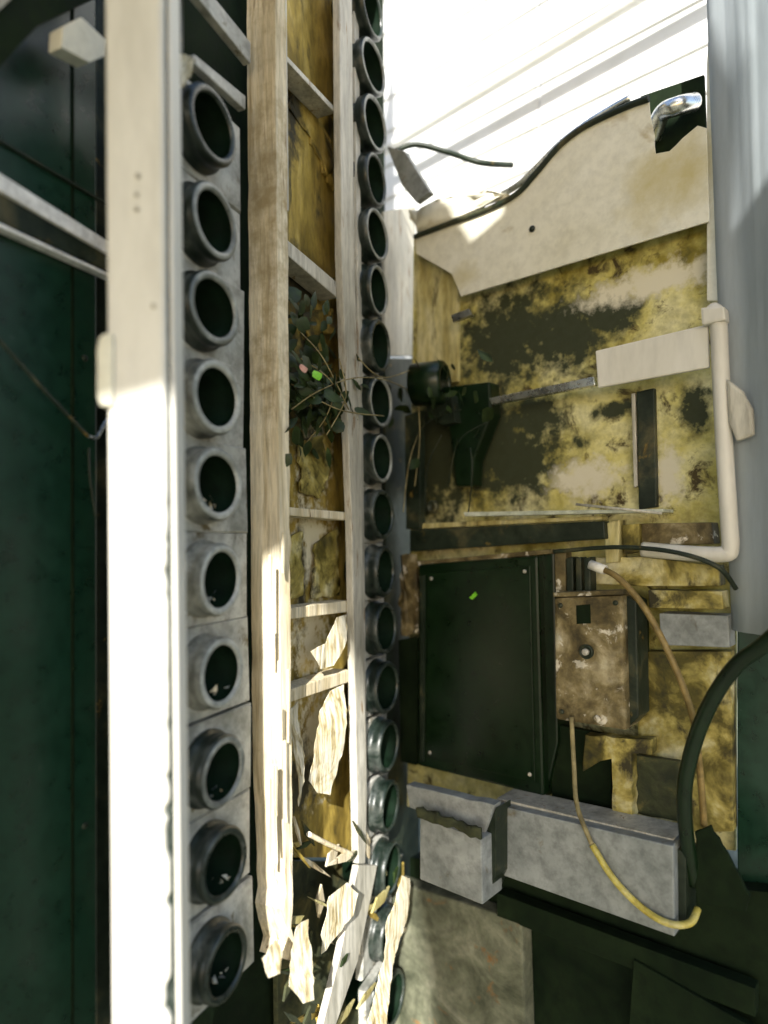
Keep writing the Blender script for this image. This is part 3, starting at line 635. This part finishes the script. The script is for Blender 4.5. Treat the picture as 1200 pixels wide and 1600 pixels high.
cb = thing('cream_bracket', R(980, 1300, .05), 'cream angle bracket with a dark opening below the switch box', 'bracket')
slab('bracket_web', R, [(914, 1148), (1018, 1156), (1018, 1180), (986, 1178), (988, 1290), (956, 1286), (955, 1186), (936, 1190), (910, 1206)], .075, .02, stained, cb, rag=(14, 1.5))
slab('bracket_foot', R, [(905, 1268), (1052, 1296), (1052, 1316), (905, 1286)], .085, .03, stained, cb, rag=(14, 1.5))
slab('opening', R, [(860, 1130), (955, 1150), (955, 1275), (862, 1255)], .052, .01, void_m, cb)
slab('side_recess', R, [(990, 1180), (1062, 1190), (1062, 1296), (992, 1290)], .055, .01, dark_moss, cb)
bw = thing('brown_wire', R(1080, 1130, .1), 'brown wire curving down from a white terminal past the switch box', 'wire')
tube('wire', [R(938, 888, .10), R(965, 902, .11), R(1000, 940, .115), (R(1030, 990, .115)), R(1058, 1050, .115), R(1078, 1105, .11), R(1088, 1150, .10), R(1096, 1230, .095), R(1100, 1290, .09)], .004, brown_wire_m, bw, 10)
tube('terminal', [R(922, 882, .10), R(946, 891, .101)], .0065, white_paint, bw, 10)
bh = tube('black_hose', [R(1230, 975, .16), R(1190, 1010, .15), R(1150, 1040, .145), R(1112, 1095, .14), R(1085, 1160, .135), R(1070, 1230, .13), R(1072, 1300, .12), R(1085, 1380, .10)], .0085, black_enamel, None, 16)
tag(bh, 'thick black hose curving down at the lower right', 'hose')
yw = thing('yellow_wire', R(990, 1440, .13), 'yellow wire drooping over the long grey beam', 'wire')
yp = [(893, 1120, .10), (897, 1200, .11), (902, 1260, .135), (925, 1320, .142), (960, 1375, .142), (1005, 1420, .142), (1045, 1443, .142), (1078, 1442, .13), (1090, 1420, .11)]
tube('wire_upper', [R(*p) for p in yp[:4]], .0032, stem_m, yw, 8)
tube('wire_lower', [R(*p) for p in yp[3:]], .0042, yellow_wire_m, yw, 10)
tag(tube('thin_black_wire', [R(866, 862, .08), R(960, 855, .09), R(1050, 862, .095), R(1120, 885, .09), R(1150, 920, .07)], .003, dark_steel, None, 8), 'thin dark wire looping above the rusty ledges', 'wire')

# ------------------------------------------------------------------ grey beams and plinth at the bottom
gb = thing('grey_beam', R(920, 1460, .1), 'long grey metal beam under the switch box', 'beam')
slab('beam_face', R, [(776, 1258), (1052, 1322), (1054, 1464), (780, 1366)], .135, .05, grey_bar, gb, bevel=.002)
slab('beam_lip', R, [(776, 1247), (1052, 1311), (1052, 1320), (776, 1256)], .120, .05, grey_metal, gb, bevel=.001)
slab('beam_end', R, [(1055, 1324), (1072, 1336), (1072, 1440), (1056, 1462)], .120, .04, dark_steel, gb)
gk = thing('grey_block', R(705, 1410, .14), 'light grey square block end left of the long beam', 'block')
slab('block_face', R, [(656, 1276), (752, 1312), (754, 1414), (656, 1374)], .19, .05, grey_bar, gk, bevel=.002)
slab('block_side', R, [(753, 1310), (775, 1262), (775, 1370), (755, 1412)], .165, .04, dark_steel, gk)
slab('block_cap', R, [(634, 1226), (772, 1258), (756, 1304), (640, 1262)], .17, .02, grey_bar, gk, bevel=.002, rag=(20, 2))
crumple('moss_seam', R, [(650, 1262), (752, 1294), (752, 1312), (654, 1276)], .192, .004, dark_moss, gk, amp=.003)
pl = thing('plinth', R(800, 1640, .05), 'mottled concrete plinth below the grey block', 'plinth')
slab('plinth_face', R, [(600, 1372), (815, 1440), (830, 1900), (540, 1900)], .075, .03, concrete, pl, bevel=.004)
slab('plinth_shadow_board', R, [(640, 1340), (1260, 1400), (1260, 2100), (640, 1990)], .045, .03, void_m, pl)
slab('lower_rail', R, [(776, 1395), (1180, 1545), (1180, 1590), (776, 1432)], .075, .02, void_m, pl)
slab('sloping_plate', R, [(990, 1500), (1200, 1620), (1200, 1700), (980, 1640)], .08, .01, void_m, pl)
tag(slab('lower_sheet', R, [(1085, 1300), (1110, 1290), (1172, 1400), (1165, 1425), (1088, 1410)], .11, .006, void_m, rag=(12, 2)), 'dark bent sheet right of the long beam end', 'sheet')

# ------------------------------------------------------------------ right edge: blue grey hanging sheet
cur = thing('hanging_sheet', R(1180, 1300, .12), 'blurred blue grey hanging sheet at the right edge', 'sheet')
v = []; fa = []; nx, nz = 40, 12
A = R(1142, 840, .03); B = R(1360, 840, .14)
for j in range(nz + 1):
    z = CAMZ - .12 + (1.10) * j / nz
    for i in range(nx + 1):
        t = i / nx; p = A.lerp(B, t); w = .010 * noise.noise(Vector((t * 5, j * .12, 3))) + .0015 * noise.noise(Vector((t * 30, j * .2, 7)))
        v.append(Vector((p.x, p.y, z)) + NR * w + DR * (-.03 * (j / nz) * (1 - t)))
for j in range(nz):
    for i in range(nx): a = j * (nx + 1) + i; fa.append((a, a + 1, a + nx + 2, a + nx + 1))
n0 = len(v); v2 = [p - NR * .002 for p in v]
fa += [tuple(n0 + q for q in f[::-1]) for f in fa]; v += v2
for j in range(nz):
    for i in (0, nx): a = j * (nx + 1) + i; fa.append((a, a + nx + 1, n0 + a + nx + 1, n0 + a))
for i in range(nx):
    for j in (0, nz): a = j * (nx + 1) + i; fa.append((a, a + 1, n0 + a + 1, n0 + a))
link('sheet_body', v, fa, curtain_m, cur, smooth=True)
dp = thing('side_panel', R(1200, 1650, .05), 'dark green side panel at the lower right edge behind the hose', 'panel')
slab('panel_skin', R, [(1152, 940), (1420, 960), (1420, 2300), (1152, 1900)], .02, .012, green_door_m, dp)
slab('panel_flange', R, [(1146, 640), (1166, 640), (1168, 938), (1150, 938)], .03, .012, grey_metal, dp)
tag(slab('cream_tab', R, [(1134, 590), (1160, 610), (1176, 640), (1178, 680), (1150, 690), (1138, 660)], .07, .01, grey_metal, bevel=.004), 'rounded pale tab right of the white frame', 'tab')

# ------------------------------------------------------------------ render settings
S.render.engine = 'CYCLES'
S.render.resolution_x, S.render.resolution_y = 768, 1024
S.cycles.max_bounces = 6; S.cycles.diffuse_bounces = 3; S.cycles.glossy_bounces = 3
